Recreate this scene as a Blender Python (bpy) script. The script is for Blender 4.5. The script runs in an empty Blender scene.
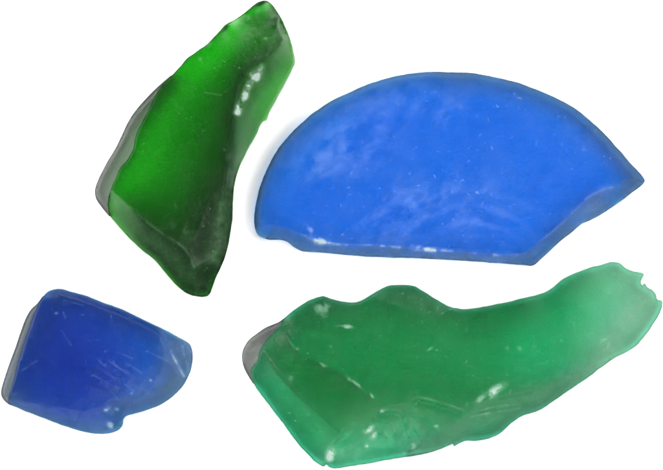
import bpy, math, random
import numpy as np
from mathutils import Vector
from mathutils.geometry import delaunay_2d_cdt

# ------------------------------------------------------------------ scale
S = 0.00015                  # metres per unit of the plan drawings (plan units are ~0.15 mm)
CX, CY = 331.5, 235.0        # plan centre
rng = np.random.default_rng(7)
scene = bpy.context.scene
COL = scene.collection


# ------------------------------------------------------------------ numeric helpers
def lattice_noise(x, y, scale, seed):
    r = np.random.default_rng(seed)
    n = 64
    g = r.random((n, n)) * 2 - 1
    u = np.asarray(x, float) / scale + 11.3
    v = np.asarray(y, float) / scale + 5.7
    i0 = np.floor(u).astype(int); j0 = np.floor(v).astype(int)
    fu = u - i0; fv = v - j0
    fu = fu * fu * (3 - 2 * fu); fv = fv * fv * (3 - 2 * fv)
    a = g[j0 % n, i0 % n]; b = g[j0 % n, (i0 + 1) % n]
    c = g[(j0 + 1) % n, i0 % n]; d = g[(j0 + 1) % n, (i0 + 1) % n]
    return (a * (1 - fu) + b * fu) * (1 - fv) + (c * (1 - fu) + d * fu) * fv


def fbm(x, y, scale, seed, octaves=4, gain=0.55):
    out = 0.0; amp = 1.0; tot = 0.0
    for k in range(octaves):
        out = out + amp * lattice_noise(x, y, scale / (2 ** k), seed + 17 * k)
        tot += amp; amp *= gain
    return out / tot


def smoothstep(a, b, x):
    t = np.clip((x - a) / (b - a), 0, 1)
    return t * t * (3 - 2 * t)


def resample(pts, step, closed=True, smooth=True):
    P = [np.array(p[:2], float) for p in pts]
    n = len(P); out = []
    segs = n if closed else n - 1
    for i in range(segs):
        p1, p2 = P[i], P[(i + 1) % n]
        if closed:
            p0, p3 = P[i - 1], P[(i + 2) % n]
        else:
            p0, p3 = P[max(i - 1, 0)], P[min(i + 2, n - 1)]
        L = np.linalg.norm(p2 - p1)
        k = max(1, int(round(L / step)))
        for j in range(k):
            t = j / k
            if smooth:
                m1 = (p2 - p0) * .5; m2 = (p3 - p1) * .5
                # clamp the tangents so short segments next to long ones do not overshoot
                for m in (m1, m2):
                    l = np.linalg.norm(m)
                    if l > L: m *= L / l
                t2, t3 = t * t, t * t * t
                q = (2*t3-3*t2+1)*p1 + (t3-2*t2+t)*m1 + (-2*t3+3*t2)*p2 + (t3-t2)*m2
            else:
                q = p1 * (1 - t) + p2 * t
            out.append(q)
    if not closed:
        out.append(P[-1])
    return np.array(out)


def seg_distance(q, poly, closed=True):
    A = poly if closed else poly[:-1]
    B = np.roll(poly, -1, 0) if closed else poly[1:]
    best = np.full(len(q), 1e9)
    for a, b in zip(A, B):
        d = b - a
        l2 = max(float(d @ d), 1e-9)
        t = np.clip(((q - a) @ d) / l2, 0, 1)
        e = q - a - t[:, None] * d
        np.minimum(best, (e * e).sum(1), out=best)
    return np.sqrt(best)


def inside(q, poly):
    x, y = q[:, 0], q[:, 1]
    c = np.zeros(len(q), bool)
    A, B = poly, np.roll(poly, -1, 0)
    for (ax, ay), (bx, by) in zip(A, B):
        if ay == by: continue
        m = (ay > y) != (by > y)
        xi = ax + (y - ay) * (bx - ax) / (by - ay)
        c ^= m & (x < xi)
    return c


def blur(a, s):
    r = max(1, int(3 * s))
    k = np.exp(-.5 * (np.arange(-r, r + 1) / s) ** 2); k /= k.sum()
    b = np.zeros_like(a)
    ap = np.pad(a, ((0, 0), (r, r)))
    for i, w in enumerate(k): b += w * ap[:, i:i + a.shape[1]]
    c = np.zeros_like(a)
    bp = np.pad(b, ((r, r), (0, 0)))
    for i, w in enumerate(k): c += w * bp[i:i + a.shape[0], :]
    return c


class Tin:
    """Facet model of one piece: outline and ridge lines with a height and a thickness at
    every node, turned into smooth fields that can be sampled anywhere inside."""
    def __init__(self, outline, ridges, dots, soft=1.2, tsoft=5.0, relax=220):
        pts, edges, val = [], [], []
        def add(p):
            pts.append(Vector((p[0], p[1]))); val.append((p[2], p[3])); return len(pts) - 1
        o = [add(p) for p in outline]
        edges += [(o[i], o[(i + 1) % len(o)]) for i in range(len(o))]
        for line in ridges:
            l = [add(p) for p in line]
            edges += list(zip(l[:-1], l[1:]))
        for p in dots: add(p)
        V, E, F, ov, oe, of = delaunay_2d_cdt(pts, edges, [], 0, 1e-4)
        vv = []
        for k, src in enumerate(ov):
            if src:
                vv.append(np.mean([val[i] for i in src], 0))
            else:  # crossing of two lines: take the nearest node
                j = min(range(len(pts)), key=lambda i: (pts[i] - V[k]).length)
                vv.append(np.array(val[j]))
        xs = np.array([v.x for v in V]); ys = np.array([v.y for v in V])
        self.x0, self.y0 = int(xs.min()) - 8, int(ys.min()) - 8
        w, h = int(xs.max()) + 9 - self.x0, int(ys.max()) + 9 - self.y0
        Z = np.zeros((h, w)); T = np.zeros((h, w)); M = np.zeros((h, w))
        gy, gx = np.mgrid[0:h, 0:w]
        for f in F:
            a, b, c = f[:3]
            A, B, C_ = V[a], V[b], V[c]
            det = (B.y - C_.y) * (A.x - C_.x) + (C_.x - B.x) * (A.y - C_.y)
            if abs(det) < 1e-9: continue
            lx, hx = int(min(A.x, B.x, C_.x)) - self.x0, int(max(A.x, B.x, C_.x)) + 2 - self.x0
            ly, hy = int(min(A.y, B.y, C_.y)) - self.y0, int(max(A.y, B.y, C_.y)) + 2 - self.y0
            X = gx[ly:hy, lx:hx] + self.x0; Y = gy[ly:hy, lx:hx] + self.y0
            l1 = ((B.y - C_.y) * (X - C_.x) + (C_.x - B.x) * (Y - C_.y)) / det
            l2 = ((C_.y - A.y) * (X - C_.x) + (A.x - C_.x) * (Y - C_.y)) / det
            l3 = 1 - l1 - l2
            m = (l1 >= -1e-6) & (l2 >= -1e-6) & (l3 >= -1e-6)
            z = l1 * vv[a][0] + l2 * vv[b][0] + l3 * vv[c][0]
            t = l1 * vv[a][1] + l2 * vv[b][1] + l3 * vv[c][1]
            Z[ly:hy, lx:hx][m] = z[m]; T[ly:hy, lx:hx][m] = t[m]; M[ly:hy, lx:hx][m] = 1
        far = blur(M, 6) + 1e-9
        Zf, Tf = blur(Z * M, 6) / far, blur(T * M, 6) / far
        Z = np.where(M > 0, Z, Zf); T = np.where(M > 0, T, Tf)
        M2 = (far > 1e-3).astype(float)
        # relax the flat triangles into curved skin: outline and ridge lines hold, the rest flows
        fz = M < .5; ft = M < .5
        def hold(line, mz, mt, A, B):
            for p, r in zip(line[:-1], line[1:]):
                k = int(max(abs(p[0]-r[0]), abs(p[1]-r[1])) * 1.5) + 1
                for i in range(k + 1):
                    t = i / k
                    jx = int(round(p[0]*(1-t)+r[0]*t)) - self.x0; jy = int(round(p[1]*(1-t)+r[1]*t)) - self.y0
                    if mz is not None: mz[jy, jx] = True; A[jy, jx] = p[2]*(1-t)+r[2]*t
                    if mt is not None: mt[jy, jx] = True; B[jy, jx] = p[3]*(1-t)+r[3]*t
        for line in ridges: hold(line, fz, ft, Z, T)
        hold(outline + outline[:1], fz, ft, Z, T)
        for A, m in ((Z, fz), (T, ft)):
            for _ in range(relax):
                P = np.pad(A, 1, mode='edge')
                n4 = (P[:-2, 1:-1] + P[2:, 1:-1] + P[1:-1, :-2] + P[1:-1, 2:]) * .25
                A[~m] = n4[~m]
        self.Z = blur(Z * M2, soft) / (blur(M2, soft) + 1e-9)
        self.T = blur(T * M2, tsoft) / (blur(M2, tsoft) + 1e-9)

    def sample(self, A, q):
        x = np.clip(q[:, 0] - self.x0, 0, A.shape[1] - 2); y = np.clip(q[:, 1] - self.y0, 0, A.shape[0] - 2)
        i = x.astype(int); j = y.astype(int); u = x - i; v = y - j
        return (A[j, i] * (1-u) + A[j, i+1] * u) * (1-v) + (A[j+1, i] * (1-u) + A[j+1, i+1] * u) * v


def build_solid(name, outline, ztop, zbot, mat, spacing=1.15, extra=None, parent=None, origin=None):
    """Closed mesh over a plan outline. ztop / zbot map (n,2) plan points and their distance to
    the edge to heights. extra gives per-vertex float attributes."""
    n = len(outline)
    lo, hi = outline.min(0), outline.max(0)
    gx = np.arange(lo[0], hi[0], spacing)
    rows = []
    for k, yy in enumerate(np.arange(lo[1], hi[1], spacing * .866)):
        rows.append(np.stack([gx + (spacing / 2 if k % 2 else 0), np.full_like(gx, yy)], 1))
    g = np.concatenate(rows)
    g = g + rng.uniform(-.18, .18, g.shape) * spacing
    g = g[inside(g, outline)]
    d = seg_distance(g, outline)
    g = g[d > .55 * spacing]
    # a closer ring just inside the outline carries the rounded edge
    P = np.concatenate([outline, g])
    V, E, F, ov, oe, of = delaunay_2d_cdt([Vector(p) for p in P], [(i, (i + 1) % n) for i in range(n)], [], 1, 1e-5)
    q = np.array([(v.x, v.y) for v in V])
    d = seg_distance(q, outline)
    src = {}
    for k, s in enumerate(ov):
        for i in s: src[i] = k
    ring = [src[i] for i in range(n)]
    ring = [r for i, r in enumerate(ring) if r != ring[i - 1]]
    zt, zb = ztop(q, d), zbot(q, d)
    zt = np.maximum(zt, zb + .35)
    N = len(q)
    ox, oy = origin if origin else (0, 0)
    def world(q, z):
        return np.stack([(q[:, 0] - CX - ox) * S, -(q[:, 1] - CY - oy) * S, z * S], 1)
    co = np.concatenate([world(q, zt), world(q, zb)])
    faces = []
    for f in F:
        a, b, c = [q[i] for i in f[:3]]
        ccw = (b[0]-a[0])*(c[1]-a[1]) - (b[1]-a[1])*(c[0]-a[0]) > 0   # plan y points down
        f = list(f)
        up = f[::-1] if ccw else f
        faces.append(up); faces.append([i + N for i in up[::-1]])
    area = sum(q[ring[i]][0]*q[ring[(i+1) % len(ring)]][1] - q[ring[(i+1) % len(ring)]][0]*q[ring[i]][1] for i in range(len(ring)))
    for i in range(len(ring)):
        a, b = ring[i], ring[(i + 1) % len(ring)]
        faces.append([a, b, b + N, a + N] if area < 0 else [b, a, a + N, b + N])
    me = bpy.data.meshes.new(name)
    me.from_pydata(co.tolist(), [], faces)
    me.validate()
    for p in me.polygons: p.use_smooth = True
    if extra:
        for key, fn in extra.items():
            at = me.attributes.new(key, 'FLOAT', 'POINT')
            v = fn(q, d); at.data.foreach_set('value', np.concatenate([v, v * 0]).astype(np.float32))
    me.materials.append(mat)
    o = bpy.data.objects.new(name, me); COL.objects.link(o)
    if parent: o.parent = parent
    elif origin: o.location = (ox * S, -oy * S, 0)
    return o


# ------------------------------------------------------------------ materials
def N(nt, kind, **kw):
    n = nt.nodes.new(kind)
    for k, v in kw.items(): setattr(n, k, v)
    return n


def glass_material(name, sigma, scatter, haze_col, skin_col, rough=.38, haze=.06, seed=0.0, ior=1.28, spec_bump=.40, aniso=0.3):
    """Tumbled glass: rough refracting surface with a thin powdery bloom, coloured through its depth."""
    m = bpy.data.materials.new(name); m.use_nodes = True
    nt = m.node_tree; nt.nodes.clear(); L = nt.links.new
    out = N(nt, 'ShaderNodeOutputMaterial')
    tc = N(nt, 'ShaderNodeTexCoord')
    mp = N(nt, 'ShaderNodeMapping'); mp.inputs['Location'].default_value = (seed, seed * .7, 0)
    L(tc.outputs['Object'], mp.inputs['Vector'])
    k = 1 / S
    fine = N(nt, 'ShaderNodeTexNoise'); fine.inputs['Scale'].default_value = k / 2.2; fine.inputs['Detail'].default_value = 4
    mid = N(nt, 'ShaderNodeTexNoise'); mid.inputs['Scale'].default_value = k / 16; mid.inputs['Detail'].default_value = 6; mid.inputs['Roughness'].default_value = .62
    big = N(nt, 'ShaderNodeTexNoise'); big.inputs['Scale'].default_value = k / 60; big.inputs['Detail'].default_value = 3
    for t in (fine, mid, big): L(mp.outputs['Vector'], t.inputs['Vector'])
    # relief: pits of the tumbled skin
    bf = N(nt, 'ShaderNodeBump'); bf.inputs['Strength'].default_value = spec_bump; bf.inputs['Distance'].default_value = S * .7
    L(fine.outputs['Fac'], bf.inputs['Height'])
    bm = N(nt, 'ShaderNodeBump'); bm.inputs['Strength'].default_value = .16; bm.inputs['Distance'].default_value = S * 2.2
    L(mid.outputs['Fac'], bm.inputs['Height']); L(bf.outputs['Normal'], bm.inputs['Normal'])
    g = N(nt, 'ShaderNodeBsdfPrincipled')
    g.inputs['Base Color'].default_value = (1, 1, 1, 1)
    g.inputs['Transmission Weight'].default_value = 1
    g.inputs['IOR'].default_value = ior
    rr = N(nt, 'ShaderNodeMapRange'); rr.inputs['From Min'].default_value = .3; rr.inputs['From Max'].default_value = .7
    rr.inputs['To Min'].default_value = rough - .05; rr.inputs['To Max'].default_value = rough + .08
    L(mid.outputs['Fac'], rr.inputs['Value']); L(rr.outputs['Result'], g.inputs['Roughness'])
    L(bm.outputs['Normal'], g.inputs['Normal'])
    g.inputs['Specular IOR Level'].default_value = .22
    # bloom: powdery white-ish skin, thicker where the wear attribute says so
    d = N(nt, 'ShaderNodeBsdfDiffuse'); d.inputs['Color'].default_value = (*haze_col, 1); d.inputs['Roughness'].default_value = .6
    L(bm.outputs['Normal'], d.inputs['Normal'])
    dc = N(nt, 'ShaderNodeMixRGB'); dc.inputs[1].default_value = (*haze_col, 1); dc.inputs[2].default_value = (.47, .58, .53, 1)
    L(dc.outputs[0], d.inputs['Color'])
    at = N(nt, 'ShaderNodeAttribute', attribute_name='frost')
    cl = N(nt, 'ShaderNodeMapRange'); cl.inputs['From Min'].default_value = .35; cl.inputs['From Max'].default_value = .72
    cl.inputs['To Min'].default_value = haze * .35; cl.inputs['To Max'].default_value = haze * 1.9
    mulb = N(nt, 'ShaderNodeMath', operation='MULTIPLY'); L(mid.outputs['Fac'], mulb.inputs[0])
    addb = N(nt, 'ShaderNodeMath', operation='ADD'); addb.inputs[1].default_value = .5; L(big.outputs['Fac'], addb.inputs[0]); L(addb.outputs[0], mulb.inputs[1])
    fb = N(nt, 'ShaderNodeMath', operation='MULTIPLY_ADD'); fb.inputs[1].default_value = .5; L(fine.outputs['Fac'], fb.inputs[0])
    fs = N(nt, 'ShaderNodeMath', operation='SUBTRACT'); fs.inputs[1].default_value = .25; L(mulb.outputs[0], fs.inputs[0]); L(fs.outputs[0], fb.inputs[2])
    L(fb.outputs[0], cl.inputs['Value'])
    tot = N(nt, 'ShaderNodeMath', operation='ADD', use_clamp=True)
    grit = N(nt, 'ShaderNodeTexNoise'); grit.inputs['Scale'].default_value = k / 2.8; grit.inputs['Detail'].default_value = 6; grit.inputs['Roughness'].default_value = .7
    L(mp.outputs['Vector'], grit.inputs['Vector'])
    # ragged chips: the wear attribute against grit, cut hard
    g1 = N(nt, 'ShaderNodeMath', operation='MULTIPLY_ADD'); g1.inputs[1].default_value = 1.1; L(at.outputs['Fac'], g1.inputs[0]); L(grit.outputs['Fac'], g1.inputs[2])
    g2 = N(nt, 'ShaderNodeMapRange'); g2.inputs['From Min'].default_value = .78; g2.inputs['From Max'].default_value = 1.30; g2.inputs['To Max'].default_value = .62
    L(g1.outputs[0], g2.inputs['Value'])
    hv = N(nt, 'ShaderNodeMapRange'); hv.inputs['From Min'].default_value = .28; hv.inputs['From Max'].default_value = .55
    L(at.outputs['Fac'], hv.inputs['Value']); L(hv.outputs['Result'], dc.inputs[0])
    gm = N(nt, 'ShaderNodeMix'); L(at.outputs['Fac'], gm.inputs['A']); L(hv.outputs['Result'], gm.inputs['Factor']); L(g2.outputs['Result'], gm.inputs['B'])
    # tiny bruises scattered in drifts
    fl = N(nt, 'ShaderNodeTexNoise'); fl.inputs['Scale'].default_value = k / 3.6; fl.inputs['Detail'].default_value = 2.5; fl.inputs['Distortion'].default_value = .8
    L(mp.outputs['Vector'], fl.inputs['Vector'])
    f1 = N(nt, 'ShaderNodeMapRange'); f1.inputs['From Min'].default_value = .665; f1.inputs['From Max'].default_value = .76; f1.inputs['To Max'].default_value = .34
    L(fl.outputs['Fac'], f1.inputs['Value'])
    f2 = N(nt, 'ShaderNodeMapRange'); f2.inputs['From Min'].default_value = .42; f2.inputs['From Max'].default_value = .60
    L(big.outputs['Fac'], f2.inputs['Value'])
    f3 = N(nt, 'ShaderNodeMath', operation='MULTIPLY'); L(f1.outputs['Result'], f3.inputs[0]); L(f2.outputs['Result'], f3.inputs[1])
    fg = N(nt, 'ShaderNodeMath', operation='ADD'); L(gm.outputs['Result'], fg.inputs[0]); L(f3.outputs[0], fg.inputs[1])
    L(cl.outputs['Result'], tot.inputs[0]); L(fg.outputs[0], tot.inputs[1])
    # dull skin: painted edge and facet shade, plus some wear, by the skin attribute
    sk = N(nt, 'ShaderNodeAttribute', attribute_name='skin')
    sd = N(nt, 'ShaderNodeBsdfDiffuse'); sd.inputs['Color'].default_value = (*skin_col, 1); sd.inputs['Roughness'].default_value = .8
    L(bm.outputs['Normal'], sd.inputs['Normal'])
    sg = N(nt, 'ShaderNodeMapRange'); sg.inputs['From Min'].default_value = .3; sg.inputs['From Max'].default_value = .7
    sg.inputs['To Min'].default_value = .7; sg.inputs['To Max'].default_value = 1.25
    L(mid.outputs['Fac'], sg.inputs['Value'])
    sm = N(nt, 'ShaderNodeMath', operation='MULTIPLY', use_clamp=True); L(sg.outputs['Result'], sm.inputs[0]); L(sk.outputs['Fac'], sm.inputs[1])
    mix0 = N(nt, 'ShaderNodeMixShader'); L(sm.outputs[0], mix0.inputs['Fac']); L(g.outputs[0], mix0.inputs[1]); L(sd.outputs[0], mix0.inputs[2])
    cap = N(nt, 'ShaderNodeMath', operation='MINIMUM'); cap.inputs[1].default_value = .80; L(tot.outputs[0], cap.inputs[0])
    mix = N(nt, 'ShaderNodeMixShader'); L(cap.outputs[0], mix.inputs['Fac']); L(mix0.outputs[0], mix.inputs[1]); L(d.outputs[0], mix.inputs[2])
    L(mix.outputs[0], out.inputs['Surface'])
    # body colour by depth
    dens = max(sigma) * 1.02
    ab = N(nt, 'ShaderNodeVolumeAbsorption'); ab.inputs['Density'].default_value = dens / S
    ab.inputs['Color'].default_value = (*[1 - s / dens for s in sigma], 1)
    if scatter:
        sc = N(nt, 'ShaderNodeVolumeScatter'); sc.inputs['Density'].default_value = scatter / S
        mx = max(sigma); sc.inputs['Color'].default_value = (*[max(.05, 1 - x / mx) for x in sigma], 1); sc.inputs['Anisotropy'].default_value = aniso
        ad = N(nt, 'ShaderNodeAddShader'); L(ab.outputs[0], ad.inputs[0]); L(sc.outputs[0], ad.inputs[1])
        L(ad.outputs[0], out.inputs['Volume'])
    else:
        L(ab.outputs[0], out.inputs['Volume'])
    return m


# ------------------------------------------------------------------ wear and shade painting
def blob(q, x, y, rx, ry, ang=0.0):
    a = math.radians(ang); dx, dy = q[:, 0] - x, q[:, 1] - y
    u = (dx * math.cos(a) + dy * math.sin(a)) / rx; v = (-dx * math.sin(a) + dy * math.cos(a)) / ry
    return np.exp(-(u * u + v * v))


def specks(q, outline, n, seed, rmin=.5, rmax=1.3, amp=.5):
    r = np.random.default_rng(seed); lo, hi = outline.min(0), outline.max(0); out = np.zeros(len(q))
    cl = [r.uniform(lo, hi) for _ in range(5)]
    for _ in range(n):
        # most marks sit in loose clusters, the rest anywhere; many are short ticks rather than dots
        x, y = r.uniform(lo, hi) if r.random() < .45 else cl[r.integers(5)] + r.normal(0, 16, 2)
        rad = rmin + (rmax - rmin) * r.random() ** 2.5; a = (.15 + .85 * r.random() ** 2) * amp
        st = r.choice([1.0, 1.3, 2.2, 3.2], p=[.35, .3, .2, .15])
        m = (abs(q[:, 0] - x) < 7) & (abs(q[:, 1] - y) < 7)
        if m.any(): out[m] = np.maximum(out[m], a * blob(q[m], x, y, rad * st, rad, r.uniform(0, 180)))
    return out


def along(q, line, width):
    l = resample(line, 3, closed=False)
    return np.exp(-(seg_distance(q, l, closed=False) / width) ** 2)


def scratch(q, x0, y0, x1, y1, w=.7):
    return along(q, [(x0, y0), (x1, y1)], w)


def make_piece(name, label, group, outline, ridges, dots, mat, frost, skin, relief=None, zs=1.0, ts=1.0, edge_shade=.5, edge=(2.6, 3, .55), soft=.5, tsoft=1.6,
               wobble=.25, shade_strip=None, step=1.6):
    xs = [p[0] for p in outline]; ys = [p[1] for p in outline]
    origin = ((min(xs) + max(xs)) / 2 - CX, (min(ys) + max(ys)) / 2 - CY)
    outline, dots = [[(p[0], p[1], p[2] * zs, p[3] * ts) for p in l] for l in (outline, dots)]
    ridges = [[(p[0], p[1], p[2] * zs, p[3] * ts) for p in l] for l in ridges]
    tin = Tin(outline, ridges, dots, soft, tsoft)
    o = resample(outline, step)
    o = o + np.stack([fbm(o[:, 0], o[:, 1], 9, 3), fbm(o[:, 0], o[:, 1], 9, 4)], 1) * wobble * 2
    re, rb, keep = edge
    def top(q, d):
        z = tin.sample(tin.Z, q)
        z = z + .35 * fbm(q[:, 0], q[:, 1], 22, 31) + .12 * fbm(q[:, 0], q[:, 1], 5, 32)
        if relief is not None: z = z + relief(q, d)
        t = np.clip(1 - d / re, 0, 1)
        return z - re * keep * (1 - np.sqrt(np.maximum(1 - t * t, 0)))
    def bot(q, d):
        z = tin.sample(tin.Z, q) - tin.sample(tin.T, q)
        if True:
            z = z + .5 * fbm(q[:, 0], q[:, 1], 34, 77, 2)
            z = 1.0 + 1.5 * np.log1p(np.exp(np.clip((z - 1.0) / 1.5, -30, 30)))
        t = np.clip(1 - d / rb, 0, 1)
        return np.maximum(z, .25) + rb * .6 * (1 - np.sqrt(np.maximum(1 - t * t, 0)))
    ob = build_solid(name, o, top, bot, mat, extra={'frost': lambda q, d: np.clip(frost(q, d, o), 0, 1), 'skin': lambda q, d: np.clip(skin(q, d) + edge_shade * np.exp(-(d / 1.9) ** 2) * (.75 + .6 * fbm(q[:, 0], q[:, 1], 18, 88)), 0, 1)}, origin=origin)  # the dark ring along the silhouette is painted edge shade
    ob['label'] = label; ob['category'] = 'sea glass'; ob['group'] = group; ob['kind'] = 'thing'
    if shade_strip:  # stand-in for a cast shadow, modelled as a grey glass strip
        ro = resample(shade_strip['outline'], 1.6)
        h, rr = shade_strip['h'], shade_strip['r']
        inner = resample(shade_strip['inner'], 2, closed=False)
        outer = resample(shade_strip['outer'], 2, closed=False)
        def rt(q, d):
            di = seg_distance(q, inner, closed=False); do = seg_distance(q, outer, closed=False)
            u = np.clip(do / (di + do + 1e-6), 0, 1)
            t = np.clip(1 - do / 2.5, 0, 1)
            return h[0] + (h[1] - h[0]) * (1 - u) ** 1.1 - 2.2 * (1 - np.sqrt(1 - t * t)) + .2 * fbm(q[:, 0], q[:, 1], 9, 5)  # thicker outward, so the imitated shadow darkens that way
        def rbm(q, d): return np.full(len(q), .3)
        r = build_solid('shadow_strip', ro, rt, rbm, shade_strip['mat'], spacing=1.4, parent=ob, origin=origin)
        r['label'] = shade_strip['label']
    return ob


def zt(pts, z, t):
    """give plan points one height and thickness"""
    return [(p[0], p[1], z, t) for p in pts]


GROUP = 'pieces of sea glass on white paper'

# ------------------------------------------------------------------ 1 bottle-green shard
G_BODY = [(263.8,1),(269,1.8),(274,7),(279.5,15.6),(284.6,26),(289.8,38),(293.3,52),(294.7,62),(292,69.4),(287.4,79),(281,91),
 (274,104),(268.3,115),(266.3,120.4),(262.5,121.6),(258.5,129),(257,133.5),(250,145.7),(244,157),(239.6,166),(235,181),(233,199),(232,220),
 (229.8,237),(225.7,254.5),(220.5,268),(214.6,280.5),(210.5,292.6),(206.6,296.6),(199.7,296.8),(189,294.4),(180.6,289),
 (172,280.5),(163,270),(154.6,260),(144,251.7),(132,240.6),(121.6,230),(112,219),(108.5,211),(108.5,199),(112,190),(115,183),
 (121,169),(128.7,160),(134,150),(137.6,134),(145,119),(154,101),(162,87),(171,78),
 (180.6,67.6),(187.5,59.7),(198,52),(208,45),(215,38),(220.5,32),(225.7,26),(236,19),(246.5,12),(257,3.5)]
def ge(p):
    x, y = p
    if y < 19 and x < 266: return (x, y, 21, 24)
    if x > 232 and y < 160: return (x, y, 5, 5)
    if y > 200 and x < 200: return (x, y, 8, 8)
    if x < 138 and y < 195: return (x, y, 30, 22)
    if y > 160: return (x, y, 9, 9)
    return (x, y, 30, 25)
g_out = [ge(p) for p in G_BODY]
g_ridges = [
  [(277.7,17,20,24),(276.7,28,22,30),(279.5,35,22,30),(283,40,21,28),(279.5,45,23,31),(272.5,52,25,33),(264,59,28,40),(253.4,66,30,42),(243,74.6,31,43),
   (239.6,86.7,30,37),(236,100.6,31,38),(235.4,114.5,32,44),(232.6,132,32,44),(229,145.7,31,44),(227.4,165,31,44),(225,188,28,38),(221,209,27,40),(218.7,240,25,38),(213.5,258,22,36),(198,266.6,22,36)],
  [(114,192.5,30,22),(125,200.7,30.5,26),(137,213,29,30),(149.4,225,30,33),(163,233.7,30,34),(177,240.6,30,34),(184,247.5,29,36),(189.3,254.5,27,36),(194.5,266.6,22,36),(194.5,279,16,30),(191.7,291,9,22)],
  [(225,186,28.3,38),(208,203,29,38),(200,225,29.5,38),(189.5,254,27,36)],
]
g_dots = [(250,40,26,20),(230,62,30,17),(205,85,31,17),(180,115,31,19),(165,150,31,19),(170,185,31,19),(150,185,31,20),(200,150,32,25),(210,110,32,22),(265,25,24,22),
          (185,215,31,27),(160,215,31,24),(268,90,14,8),(282,62,11,10),(255,110,14,12),(140,160,31,21)]
def g_frost(q, d, o):
    n = fbm(q[:, 0], q[:, 1], 7, 201, 4); n2 = fbm(q[:, 0], q[:, 1], 26, 202, 4)
    f = specks(q, o, 70, 203, .4, 1.0, .28)
    patch = np.maximum.reduce([blob(q, 256, 76, 7, 4.6, -35), .95 * along(q, [(249,87),(246,95),(242,103),(238,113)], 3.0), .5 * along(q, [(262,68),(256,76),(249,87)], 3)])
    f += np.clip(patch * (.85 + 1.7 * n), 0, .75)
    right = smoothstep(232, 243, q[:, 0]) * (q[:, 1] < 170) * along(q, [(290,40),(282,70),(262,100),(245,140),(236,170)], 14)
    f += .15 * right * (1 + .8 * n2)
    f += .10 * along(q, [(225,188),(221,209),(218.7,240),(213.5,258)], 1.6) * (1 + n) * .6
    f += .10 * along(q, [(225,200),(222,225),(214,256)], 8) * (1 + n)
    f += .16 * along(q, [(113,192),(137,213),(163,233.7),(184,247.5),(194.5,266.6)], 1.3) * (.6 + 1.2 * n)
    f += .07 * along(q, [(118,208),(140,228),(165,250),(188,275)], 9) * (1 + .7 * n)
    f += .16 * blob(q, 184, 230, 13, 7, 20) * np.clip(.3 + 1.5 * n, 0, 1)
    f += .12 * blob(q, 198, 262, 8, 5) * np.clip(.3 + 1.4 * n, 0, 1)
    f += .3 * blob(q, 209, 45, 3, 2, -40) + .3 * blob(q, 266, 39, 2.2, 1.4) + .3 * blob(q, 201, 60, 1.5, 1.5)
    f += .12 * scratch(q, 205, 93, 222, 96, .7)
    return f
def g_relief(q, d):
    n = fbm(q[:, 0], q[:, 1], 9, 221, 4)
    right = smoothstep(234, 244, q[:, 0]) * (q[:, 1] < 170)
    r = .9 * n * right
    r += 1.0 * n * blob(q, 212, 235, 12, 40)
    r += -1.6 * blob(q, 281, 36, 5, 5) - .8 * blob(q, 256, 76, 8, 7) * (1 + n)
    return r
def g_shade(q, d):  # darker facets and ridge bands painted in as shade
    x, y = q[:, 0], q[:, 1]
    n = fbm(x, y, 14, 231, 4)
    low = inside(q, np.array([(108,198),(113,192),(125,200.7),(137,213),(149.4,225),(163,233.7),(177,240.6),(184,247.5),(189.3,254.5),(194.5,266.6),(194,300),(150,275),(100,215)]))
    f = low * (.25 + .65 * smoothstep(120, 150, x)) * (1 - .75 * along(q, [(108,215),(132,241),(160,267),(176,286)], 5)) * (1 + .4 * n)
    f += inside(q, np.array([(194.5,266.6),(213.5,258),(224,262),(212,300),(194,300)])) * (.72 + .3 * n)
    f += .55 * along(q, [(222,195),(211,225),(203,252)], 9) * (1 + .5 * n)
    f += .80 * smoothstep(158, 200, y + 8 * n) * inside(q, np.array([(228,150),(226,180),(221,209),(218.7,240),(213.5,258),(224,262),(240,220),(238,180),(246,150)])) * (1 + .4 * n)
    f += .30 * along(q, [(257,4),(266,1),(274,7),(284,26)], 7)
    f += .55 * along(q, [(229,165),(231,140),(232,115),(237,92),(243,78)], 6) + .40 * along(q, [(279,45),(262,60),(243,76)], 4)
    return f
mat_green = glass_material('bottle_green_glass', (.20, .0385, .23), .005, (.16, .36, .16), (.007, .022, .008), rough=.35, haze=.004, seed=1.3)
mat_strip_g = glass_material('grey_shadow_strip', (.044, .0425, .045), .004, (.4, .4, .38), (.06, .06, .06), rough=.38, haze=.02, seed=2.2)  # grey glass for the modelled shadow strips
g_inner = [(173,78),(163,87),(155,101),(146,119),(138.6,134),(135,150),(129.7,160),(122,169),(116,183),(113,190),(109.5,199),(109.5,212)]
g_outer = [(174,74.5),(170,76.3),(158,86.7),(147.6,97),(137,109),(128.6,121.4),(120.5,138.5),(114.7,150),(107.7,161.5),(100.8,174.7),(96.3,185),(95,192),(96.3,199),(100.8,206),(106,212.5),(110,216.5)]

make_piece('sea_glass_shard', 'long bottle-green frosted shard with pointed top and bright chipped right edge', GROUP,
           g_out, g_ridges, g_dots, mat_green, g_frost, g_shade, g_relief, zs=1.7, ts=1.25,
           shade_strip=dict(outline=g_inner + g_outer[::-1], inner=g_inner, outer=g_outer, h=(2, 17), r=6, mat=mat_strip_g, label='grey strip imitating the shadow left of the bottle-green shard'))

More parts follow.
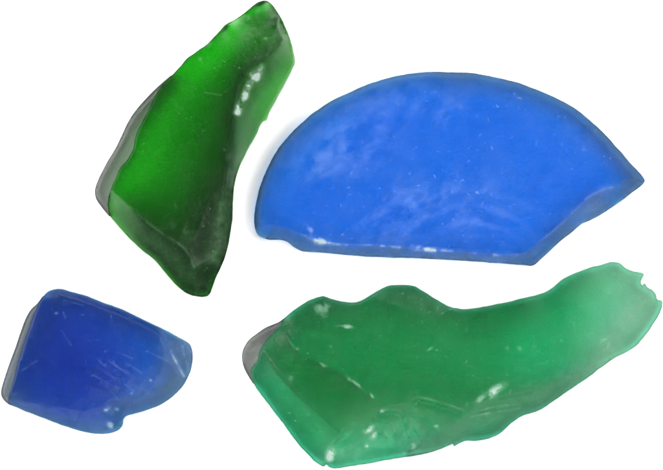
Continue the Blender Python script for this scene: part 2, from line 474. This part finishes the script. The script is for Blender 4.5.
# ------------------------------------------------------------------ 2 big cobalt segment of a bottle base
B_OUT = [(254.3,225),(254.7,212),(258,194),(264.6,174),(273.5,156),(284.7,140.4),(298,126),(313.7,112.7),(331.6,101),(351.7,91.3),(374,82.3),
 (396.4,76),(416.5,72.7),(436.6,72),(453.4,72.3),(473.5,73.4),(493.6,77),(516,82.3),(536,89.5),(556,98),(574,107.8),(589.7,120.3),
 (605.3,135),(618.7,149.4),(632,165),(641.5,175.3),(644.8,180.8),(641.5,185.5),(632,192.7),(618.7,203),(605.3,212),(592,219.5),(582,224),
 (569.6,234),(558.4,243),(545,255.7),(536,264),(531.6,266),(525,265.2),(498,263.3),(466.8,261),(440,259.5),(408,258.2),(374,257),(347,255.3),
 (325,253),(302.6,251.3),(293.6,246.8),(287,242),(280,240),(269,239.6),(260,236.5),(256,232)]
def be(p):
    x, y = p
    if y > 226 or (x > 530 and y > 183): return (x, y, 14, 18)
    return (x, y, 26, 26)
b_out = [be(p) for p in B_OUT]
b_ridges = [
  [(257,224,25,24),(262.3,224.4,30,29),(273.5,225.3,31,30),(287,228.5,31,30),(300,233.4,31,30),(313.7,238.7,31,30),(322.7,242.3,31,30),(347,245.4,31,30),(374,245.4,31,30),
   (401,247.7,31,30),(427.7,250,31,30),(450,251,31,30),(484.7,254.4,31,30),(507,255.7,31,30),(525,253,31,30),(538,242.3,31,30),(551.7,232,31,30),
   (565,220,31,30),(574,211,31,30),(587.5,197.6,31,30),(601,190.5,31,30),(612,187.3,31,30),(623,181.5,30.5,29),(636.6,177.5,28,26)],
]
b_dots = [(340,170,32,29),(440,150,32,28),(540,160,32,28),(440,220,32,29),(360,220,32,30),(520,220,32,29),(300,190,32,30),(600,165,32,29),(440,95,32,30),(380,105,32,31),(510,105,32,30),(560,130,32,29)]
def b_frost(q, d, o):
    x, y = q[:, 0], q[:, 1]
    n = fbm(x, y, 8, 301, 4); n2 = fbm(x, y, 34, 302, 5); n3 = fbm(x + .5 * y, y, 14, 305, 4)
    f = specks(q, o, 170, 303, .4, 1.0, .22)
    cloud = np.maximum.reduce([blob(q, 345, 150, 40, 26, -25), .8 * blob(q, 325, 165, 30, 18), .7 * blob(q, 452, 112, 26, 16), .75 * blob(q, 420, 205, 70, 26, -12), .5 * blob(q, 400, 100, 60, 16, -10)])
    f += np.clip(cloud * (.30 + 1.9 * n3 + .8 * n2), 0, 1) * .16
    f += np.clip(n2, 0, 1) * .015
    rr_ = np.hypot(x - 470, y - 290)
    f += .10 * np.clip(np.sin(rr_ / 2.6 + 1.2 * fbm(x, y, 30, 311) + 1.6 * n2) + .6 * n3, 0, 1.2) * np.maximum(blob(q, 430, 215, 60, 20, -14), .8 * blob(q, 490, 222, 42, 26, 0)) * np.clip(.5 + 1.3 * n2, 0, 1.2)  # light arcs of the ripples painted in as frost
    ridge = along(q, [(p[0], p[1]) for p in b_ridges[0][3:15]], 1.1)
    f += np.clip(ridge * (-.12 + 1.5 * n), 0, .6) * .7
    f += .16 * along(q, [(538,242),(551.7,232),(565,220),(574,211),(587.5,197.6),(601,190.5),(612,187.3)], 1.2) * (.5 + n)
    f += np.clip(np.maximum(blob(q, 320, 241, 9, 3.0, 20), .7 * blob(q, 310, 229, 4, 2, 40)) * (.35 + 2.2 * n), 0, .65)
    f += np.clip(blob(q, 425, 249, 12, 2.2, 4) * (.3 + 2.2 * n), 0, .55)
    f += .08 * blob(q, 604, 189, 8, 4, -20) * (1 + n)
    side = (y > 243) & (d < 12)
    f += .03 * side * (1 + n)
    f += .10 * blob(q, 585, 214, 26, 9, -38) * (1 + n2)
    return f
def b_relief(q, d):
    x, y = q[:, 0], q[:, 1]
    r = np.hypot(x - 470, y - 290)
    w = blob(q, 440, 222, 80, 28, -8)
    z = .55 * np.sin(r / 2.6 + 1.2 * fbm(x, y, 30, 311)) * w
    z += .55 * fbm(x, y, 40, 312)
    z += .8 * fbm(x, y, 10, 313) * along(q, [(300,240),(400,253),(525,260)], 6)
    z -= 1.2 * blob(q, 318, 240, 8, 4, 20)
    z += 1.1 * fbm(x, y, 12, 314) * blob(q, 590, 210, 30, 10, -38)
    return z
def b_shade(q, d):  # shade of the curved edge and lower side painted in
    x, y = q[:, 0], q[:, 1]
    n = fbm(x, y, 20, 331, 4)
    shade_strip = along(q, [p for p in B_OUT[:27]], 5.5)
    f = (.35 + .4 * (1 - smoothstep(260, 360, x)) + .3 * smoothstep(560, 630, x)) * shade_strip * (1 + .3 * n)
    f += .24 * along(q, [p for p in B_OUT[14:26]], 15) + .16 * along(q, [p for p in B_OUT[:16]], 10)
    side = inside(q, np.array([(p[0], p[1]) for p in b_ridges[0][2:]] + [(660,190),(540,280),(300,262),(262,245)]))
    f += side * (.60 + .4 * n)
    return f
mat_blue = glass_material('cobalt_glass', (.205, .0515, .0140), .007, (.28, .42, .72), (.040, .085, .165), rough=.38, haze=.016, seed=4.1)
make_piece('sea_glass_segment', 'large bright-blue frosted half-disc segment with curved top and broken straight lower edge', GROUP,
           b_out, b_ridges, b_dots, mat_blue, b_frost, b_shade, b_relief, zs=.72, ts=.72, edge=(7, 4, .7), soft=.7, tsoft=2.5)

# ------------------------------------------------------------------ 3 small dark blue lump
K_BODY = [(54.4,289.2),(63,289.2),(73,292),(85,295.3),(102,302),(119,308),(136,315.7),(153,324.2),(170,332.7),(183.7,340.5),(190,345),(192.3,351.4),(192.3,363.3),
 (188.8,375),(182,387),(171.8,397.3),(160,405),(146,410.3),(134.4,413.7),(126.5,416),(123.4,419.5),(123,424.6),(119,429.7),(110.5,433),(98.6,433.7),(85,432),
 (68,427),(51,421),(34,414.4),(17,407.6),(9.5,404),(8.5,398),(13,383),(17,367),(22.6,349),(29,330),(34.6,314),(40,302),(43.5,296.5),(47.6,292)]
k_out = []
for (x, y) in K_BODY:
    if x > 165: k_out.append((x, y, 13, 11))
    elif y > 400: k_out.append((x, y, 15, 15))
    elif x < 47: k_out.append((x, y, 28, 28))
    else: k_out.append((x, y, 23, 22))
k_ridges = [
  [(12,398,22,20),(35,402,28,28),(60,408,29,30),(84,412,27,30),(98,404,26,28),(108,399,25,26)],
  [(58,294,29,28),(85,302,30,29),(115,313,30,28),(140,324,29,27),(160,334,27,24)],
  [(160,334,27,20),(165,350,27,20),(162,370,26,20),(150,390,25,19),(132,402,23,20),(120,404,21,20)],
  [(172,350,22,17),(177,365,20,15),(181,380,16,13)],
]
k_dots = [(60,340,33,32),(100,350,33,28),(110,330,33,25),(135,340,30,21),(45,380,31,33),(80,385,32,33),(120,380,30,28),(155,345,28,18),(135,350,29,22),(113,411,20,19),(108,420,22,20)]
def k_frost(q, d, o):
    x, y = q[:, 0], q[:, 1]
    n = fbm(x, y, 7, 401, 4); n2 = fbm(x, y, 24, 402, 4)
    f = specks(q, o, 80, 403, .4, 1.1, .30)
    for a in [(110,361,127,373),(117,377,134,391),(97,358,108,368),(118,352,133,358),(64,312,66,318),(64,300,84,305),(62,330,72,345),(20,372,38,360),(88,372,120,388),(150,352,170,362),
              (102,382,118,398),(126,362,150,378)]:
        f += .15 * scratch(q, *a, .65) * np.clip(.7 + n * 1.2, 0, 1)
    f +=   .5 * scratch(q, 171, 352, 184, 376, 1.3) * np.clip(.7 + n, 0, 1)
    f += .4 * scratch(q, 182, 346, 188, 366, 1.2) * np.clip(.6 + n, 0, 1)
    f += .09 * smoothstep(150, 182, x + .1 * (y - 360)) * (1 + .9 * n2 + .5 * n)
    f += .10 * blob(q, 148, 385, 24, 14, -30) * (1 + n)
    f += np.clip(blob(q, 104, 410, 5, 2.5, -20) * (.5 + 2 * n), 0, .6) + np.clip(blob(q, 112, 425, 5, 3, 20) * (.2 + 1.8 * n), 0, .5) + .5 * blob(q, 117, 409, 2, 1.5)
    f += .06 * along(q, [(20,403),(60,416),(100,428)], 9) * (1 + n)
    f += .5 * blob(q, 151, 380, 1.6, 1.3) + .3 * blob(q, 57, 313, 1.6, 1.2) + .3 * blob(q, 132, 393, 1.5, 1.2)
    return f
def k_relief(q, d):
    x, y = q[:, 0], q[:, 1]
    n = fbm(x, y, 10, 411, 4)
    z = .5 * n
    r = np.hypot((x - 115) / 1.2, y - 408)
    z += -4.5 * np.exp(-(r / 6.0) ** 2) * (1 + .8 * n) + .7 * np.exp(-((r - 9) / 3) ** 2) * (y < 408)
    z += 1.1 * np.sin((x * .85 - y * .52) / 2.6) * smoothstep(160, 178, x)
    u = (x - 90) * .62 - (y - 370) * .78
    z += .8 * np.sin(u / 2.3 + 2 * n) * blob(q, 118, 376, 34, 18, 35)
    return z
def k_skin(q, d):
    x, y = q[:, 0], q[:, 1]
    n = fbm(x, y, 14, 431, 4)
    f = .65 * smoothstep(152, 184, x + .15 * (y - 360)) * (1 + .4 * n) + .35 * along(q, [(120,404),(146,400),(172,385)], 9)
    f += .30 * along(q, [(14,404),(50,418),(98,430),(118,428)], 6)
    f += .4 * blob(q, 114, 410, 9, 7)
    return f
mat_dark = glass_material('deep_cobalt_glass', (.19, .062, .0235), .005, (.18, .30, .58), (.045, .085, .14), rough=.36, haze=.008, seed=7.7)
mat_strip_k = glass_material('slate_shadow_strip', (.052, .043, .037), .004, (.34, .38, .42), (.05, .06, .07), rough=.38, haze=.02, seed=3.2)  # bluish grey glass imitating the shadow beside the lump
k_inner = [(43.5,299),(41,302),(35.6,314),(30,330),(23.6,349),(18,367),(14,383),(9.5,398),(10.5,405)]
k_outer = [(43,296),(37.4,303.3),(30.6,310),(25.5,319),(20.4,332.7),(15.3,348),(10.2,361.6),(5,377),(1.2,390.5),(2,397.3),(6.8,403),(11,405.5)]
make_piece('sea_glass_lump', 'small deep-blue chunky lump with scratched face and pale worn right end', GROUP,
           k_out, k_ridges, k_dots, mat_dark, k_frost, k_skin, k_relief, edge=(3.5, 3, .6), soft=1.0, tsoft=2.5,
           shade_strip=dict(outline=k_inner + k_outer[::-1], inner=k_inner, outer=k_outer, h=(2, 15), r=6, mat=mat_strip_k, label='slate-grey strip imitating the shadow left of the deep-blue lump'))

# ------------------------------------------------------------------ 4 long emerald flake
E_BODY = [(253,382),(251,373),(252,367.5),(257,361),(260,352),(265.6,341.6),(273,334),(280,326),(284,319),(289.6,313.8),(300,306),(311,299.8),(322.8,296),(330,298),(342.8,301.5),
 (355.5,302.3),(364,299),(374.7,292.6),(389.6,285.3),(412,285.3),(421.5,290),(434,298),(451,307),(465,309),(481.5,307),(500,303.3),
 (523.6,298),(542.3,293),(554,286.5),(563.4,279),(575,273.4),(589,267.8),(600.8,265.4),(610,262),(619.4,263.4),(624,267),(630,270.3),(636.6,272),(643,273.8),
 (642,278),(640.5,281.8),(641.4,284.7),(643.3,285.4),(644.7,283.4),(647,287),(652,290),(655.8,294.3),(656.4,298),(657.7,300),(661.5,300.8),
 (662,304),(659.6,312.5),(654.8,321),(650,328.8),(644.3,336.4),(636.6,344.7),(629,350.6),(615,357.6),(603,366),(589,376.4),(570.4,389.5),(551.7,402),
 (540,410),(528.3,413.8),(519,417.5),(507,427),(500,433.4),(491,438),(477,440.5),(465,441),(458,444),(454.5,446.2),(452.8,443.8),(448.7,445.6),(432,451.7),
 (417,455),(396,458.5),(374.7,462.3),(353.4,465.7),(334,468.5),(328.7,466.6),(326.5,464.3),(323.6,466.4),(317,462.8),(306.6,453),(293.8,438),(281,421),(268.3,404),(257.7,389.5)]
def ee(p):
    x, y = p
    if x > 600: return (x, y, 15, 16.5)
    if y > 340 and x > 322: return (x, y, 14, 17)
    if y > 365: return (x, y, 17, 19 if y < 410 else 21)
    if x > 540: return (x, y, 19, 22)
    if x < 285: return (x, y, 20, 24)
    return (x, y, 24, 28)
e_out = [ee(p) for p in E_BODY]
e_ridges = [
  [(283.5,334,26,29),(295,352,28.5,33),(314,365,29.5,34),(335.4,375.5,29.5,34),(356.7,388.5,28.5,34),(369,399,26.5,33)],
  [(286,333,28,25),(297.5,349,29.5,26),(316.5,361.6,30,26),(338,372,30,26),(359,385,29.5,26),(372,396,27.5,26)],
  [(264,347,22,24),(281,372,25,29),(302,393.4,26,31),(323.6,414.7,25,31),(340.6,431.7,22,28)],
  [(261,350,20.5,16),(278.8,374,23,18),(299.8,395.4,24,21),(321.4,416.7,23,23),(338.4,433.7,20,23),(333,446,16,19)],
  [(333,446,14,17),(352,434,18,20),(370,427,20,24),(372,412,23,28),(384,405,25,28),(400,402,26,28),(421.5,400,26,28),(450,404,25,27)],
  [(408.6,454,8,8),(429.7,439,15,14),(448.7,426.5,19,18),(465.6,412.7,22,22),(480,403,24,25),(497,395,24,25),(522.5,391,22,22),(537,389,21,20),(550,383.6,21,19),(561,376,20,17),(575.7,371,19,15),(599,362,17,13),(616,353,14,11)],
  [(367,296,24,24),(378.7,299.5,26,26),(395.6,305.6,28,28),(412.5,313,28,28),(430,317.5,27,27),(452,318,25,25)],
  [(593,352,20,17),(601,339,19,14),(612,325,18,13),(623,310.5,16,12),(636.6,291,12,10)],
]
e_dots = [(330,335,30,27),(380,350,31,26),(430,350,30,25),(480,350,28,24),(530,340,26,19),(400,380,29,27),(450,385,28,26),(520,370,26,20),(560,340,24,21),(585,310,22,18),(610,290,19,17),(570,295,21,20),
          (290,395,19,19),(272,380,18,15),(310,428,18,21),(360,448,14,14),(400,430,18,19),(430,418,20,21),(390,443,14,13),(470,425,15,14),(520,402,17,15),(630,325,13,9),(645,305,9,6.5),(625,338,12,9),(400,297,24,20),(345,312,27,25)]
ARCS = [[(416.6,398),(430,400.5),(450,406.5),(462,411)], [(378,414.5),(386,410.7),(399,411.6),(404,418),(406,430),(409,437.5)],
        [(379,420),(388,424),(392.7,428),(393.6,435.5)], [(413.8,430),(418,436),(422.4,440)], [(375.4,434.6),(383,433.6),(386,437.5)],
        [(480,411),(497,407),(515,405.5)], [(470,418),(492,413),(520,409)]]
def e_frost(q, d, o):
    x, y = q[:, 0], q[:, 1]
    n = fbm(x, y, 8, 501, 4); n2 = fbm(x, y, 30, 502, 4)
    f = specks(q, o, 150, 503, .4, 1.0, .26)
    f += np.clip(along(q, [(p[0], p[1]) for p in e_ridges[1][1:]], 1.3) * (.1 + 1.4 * n), 0, 1) * .6
    f += np.clip(np.maximum.reduce([blob(q, 344, 326, 6, 1.5, 5), .45 * blob(q, 322, 309, 8, 6, 20)]) * (.25 + 2.0 * n), 0, .5)
    f += np.clip(np.maximum(blob(q, 491, 393, 11, 3.6, -35), .7 * blob(q, 482, 398, 6, 2.6, -30)) * (.45 + 2.2 * n), 0, .75)
    # paler haze over the lower right fracture face
    low = along(q, [(415,456),(440,440),(465,426),(490,414),(520,402),(550,392),(580,376),(615,355)], 11)
    f += .05 * low * (1 + .6 * n + .4 * n2)
    f += .13 * blob(q, 350, 452, 24, 12, -8) * (1 + .9 * n)
    for pl in ARCS: f += .16 * along(q, [(a + .9, b - 1.1) for a, b in pl], .8) * np.clip(.5 + 1.6 * n, 0, 1.2)  # highlight painted on the lit side of each fracture arc
    f += .07 * blob(q, 395, 430, 40, 22, -10) * (1 + 1.2 * n)
    f += .26 * smoothstep(545, 650, x) * (1 + .4 * n2)
    f += .08 * along(q, [(606,345),(628,318),(646,297)], 11) * (1 + .7 * n)
    f += np.clip(np.maximum.reduce([blob(q, 330, 457, 3.5, 8, 10), blob(q, 368.7, 429, 5, 2.6, -30), blob(q, 375, 434, 5, 2, -50), .7 * blob(q, 367, 446, 2.2, 1.4, 40), .8 * blob(q, 412, 447, 2.4, 3.4, 30), .7 * blob(q, 435, 426.5, 2.4, 1.3, -30), .6 * blob(q, 382, 410.6, 2, 1.2)]) * (.3 + 2.0 * n), 0, .6)
    f += .02 * along(q, [(262,355),(280,383),(305,410),(325,440)], 10) * (1 + .6 * n)
    f += .03 * along(q, [(380,293),(405,298),(440,309)], 8) * (1 + n)
    f += .16 * (blob(q, 519, 348, 2, 2.2) + .7 * blob(q, 507, 348, 2, 2) + .5 * blob(q, 466, 330, 1.6, 1.6) + blob(q, 291, 378, 2, 2.5))
    return f
def e_relief(q, d):
    x, y = q[:, 0], q[:, 1]
    n = fbm(x, y, 11, 511, 4)
    w = blob(q, 405, 428, 48, 22, -14)
    r = np.hypot(x - 385, (y - 462) * 1.1)
    z = .45 * np.sin(r / 4.1 + 2.6 * fbm(x, y, 24, 512)) * w
    for pl, amp, wd in [([(416.6,398),(430,400.5),(450,406.5),(462,411)], 1.7, 1.5), ([(378,414.5),(386,410.7),(399,411.6),(404,418),(406,430),(409,437.5)], 1.8, 1.6),
                        ([(379,420),(388,424),(392.7,428),(393.6,435.5)], 1.6, 1.6), ([(413.8,430),(418,436),(422.4,440)], 1.4, 1.5),
                        ([(375.4,434.6),(383,433.6),(386,437.5)], 1.3, 1.3), ([(372,447),(386,447.5)], .8, 1.5)]:
        z -= 1.1 * amp * along(q, pl, wd * .75) * (1 + .8 * n)
        z -= .8 * amp * along(q, [(a - 2.0, b + 2.5) for a, b in pl], 3.6)
    z += 1.2 * n * along(q, [(420,452),(470,426),(520,402),(580,374)], 10)
    z -= 1.3 * np.maximum.reduce([blob(q, 575, 371, 2.5, 4, 20), blob(q, 562, 375, 2.5, 4, 30), scratch(q, 480, 412, 515, 406, 1.2), scratch(q, 500, 398, 530, 392, 1.2)])
    z += 1.0 * n * smoothstep(600, 650, x)
    z += .9 * n * blob(q, 350, 452, 24, 12)
    return z
def e_skin(q, d):
    x, y = q[:, 0], q[:, 1]
    n = fbm(x, y, 16, 531, 4)
    low = along(q, [(415,456),(440,440),(465,426),(490,414),(520,402),(550,392),(580,376),(615,355)], 10)
    f = .55 * low * (1 + .4 * n) + .45 * along(q, [(610,345),(632,318),(650,300)], 10) * (1 + .5 * n)
    f += .25 * smoothstep(590, 655, x)
    f += .02 * inside(q, np.array([(265,340),(264,347),(281,372),(302,393.4),(323.6,414.7),(340.6,431.7),(370,397.7),(357.7,387),(336.4,374),(315,363.6),(296,351),(283,331.7)])) * (.6 + .5 * n)
    return f
mat_em = glass_material('emerald_glass', (.150, .0300, .0550), .006, (.28, .55, .38), (.035, .13, .065), rough=.37, haze=.010, seed=9.2)
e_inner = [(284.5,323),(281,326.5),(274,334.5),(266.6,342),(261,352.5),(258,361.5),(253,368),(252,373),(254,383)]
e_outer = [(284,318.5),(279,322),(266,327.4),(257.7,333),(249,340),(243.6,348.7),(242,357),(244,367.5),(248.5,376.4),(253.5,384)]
make_piece('sea_glass_flake', 'long emerald-green frosted flake tapering to a pale jagged right tip', GROUP,
           e_out, e_ridges, e_dots, mat_em, e_frost, e_skin, e_relief, zs=1.25, ts=1.1, edge=(2.6, 3, .55), soft=.45, tsoft=1.1, wobble=.35,
           shade_strip=dict(outline=e_inner + e_outer[::-1], inner=e_inner, outer=e_outer, h=(2, 17), r=6, mat=mat_strip_g, label='grey strip imitating the shadow left of the emerald flake'))

# ------------------------------------------------------------------ white paper sweep
def paper():
    me = bpy.data.meshes.new('white_paper')
    R = 1.2
    me.from_pydata([(-R, -R, 0), (R, -R, 0), (R, R, 0), (-R, R, 0)], [], [(0, 1, 2, 3)])
    m = bpy.data.materials.new('white_paper'); m.use_nodes = True
    nt = m.node_tree; b = nt.nodes['Principled BSDF']; L = nt.links.new
    tc = N(nt, 'ShaderNodeTexCoord'); no = N(nt, 'ShaderNodeTexNoise'); no.inputs['Scale'].default_value = 900; no.inputs['Detail'].default_value = 6
    L(tc.outputs['Object'], no.inputs['Vector'])
    r = N(nt, 'ShaderNodeMixRGB'); r.inputs[1].default_value = (.90, .90, .90, 1); r.inputs[2].default_value = (.93, .93, .93, 1)
    L(no.outputs['Fac'], r.inputs[0]); L(r.outputs[0], b.inputs['Base Color'])
    b.inputs['Roughness'].default_value = .9; b.inputs['Specular IOR Level'].default_value = .1
    me.materials.append(m)
    o = bpy.data.objects.new('backdrop', me); COL.objects.link(o); o['kind'] = 'structure'
paper()

# ------------------------------------------------------------------ light: a soft studio set-up
w = bpy.data.worlds.new('World'); scene.world = w; w.use_nodes = True
bg = w.node_tree.nodes['Background']; bg.inputs['Color'].default_value = (1, 1, 1, 1); bg.inputs['Strength'].default_value = .25

def softbox(name, loc, size, power, target=(0, 0, 0)):
    l = bpy.data.lights.new(name, 'AREA'); l.shape = 'RECTANGLE'; l.size, l.size_y = size
    l.energy = power
    o = bpy.data.objects.new(name, l); COL.objects.link(o); o.location = loc
    o.rotation_euler = (Vector(target) - Vector(loc)).to_track_quat('-Z', 'Y').to_euler()
softbox('softbox_lamp', (.50, .10, .40), (.55, .55), 3.6)
softbox('front_lamp', (.12, -.52, .36), (.60, .50), 2.6)
softbox('back_lamp', (-.05, .56, .30), (.60, .45), 3.0)
softbox('fill_lamp', (-.56, .05, .26), (.55, .40), 3.8)

# ------------------------------------------------------------------ camera
cam = bpy.data.cameras.new('camera'); co = bpy.data.objects.new('camera', cam); COL.objects.link(co)
D = 1.1
co.location = (0, 0, D); cam.sensor_width = 36
cam.lens = 36 * (D - 12 * S) / (663 * S)
cam.clip_start = .01; cam.clip_end = 10
scene.camera = co

scene.render.engine = 'CYCLES'
c = scene.cycles
c.max_bounces = 18; c.transmission_bounces = 16; c.diffuse_bounces = 6; c.glossy_bounces = 8; c.volume_bounces = 4; c.transparent_max_bounces = 8
c.sample_clamp_indirect = 20; c.blur_glossy = 0
c.caustics_reflective = True; c.caustics_refractive = True
c.use_denoising = True; c.use_adaptive_sampling = True; c.adaptive_threshold = .01
scene.view_settings.view_transform = 'Standard'; scene.view_settings.look = 'None'
scene.view_settings.exposure = .50; scene.view_settings.gamma = 1
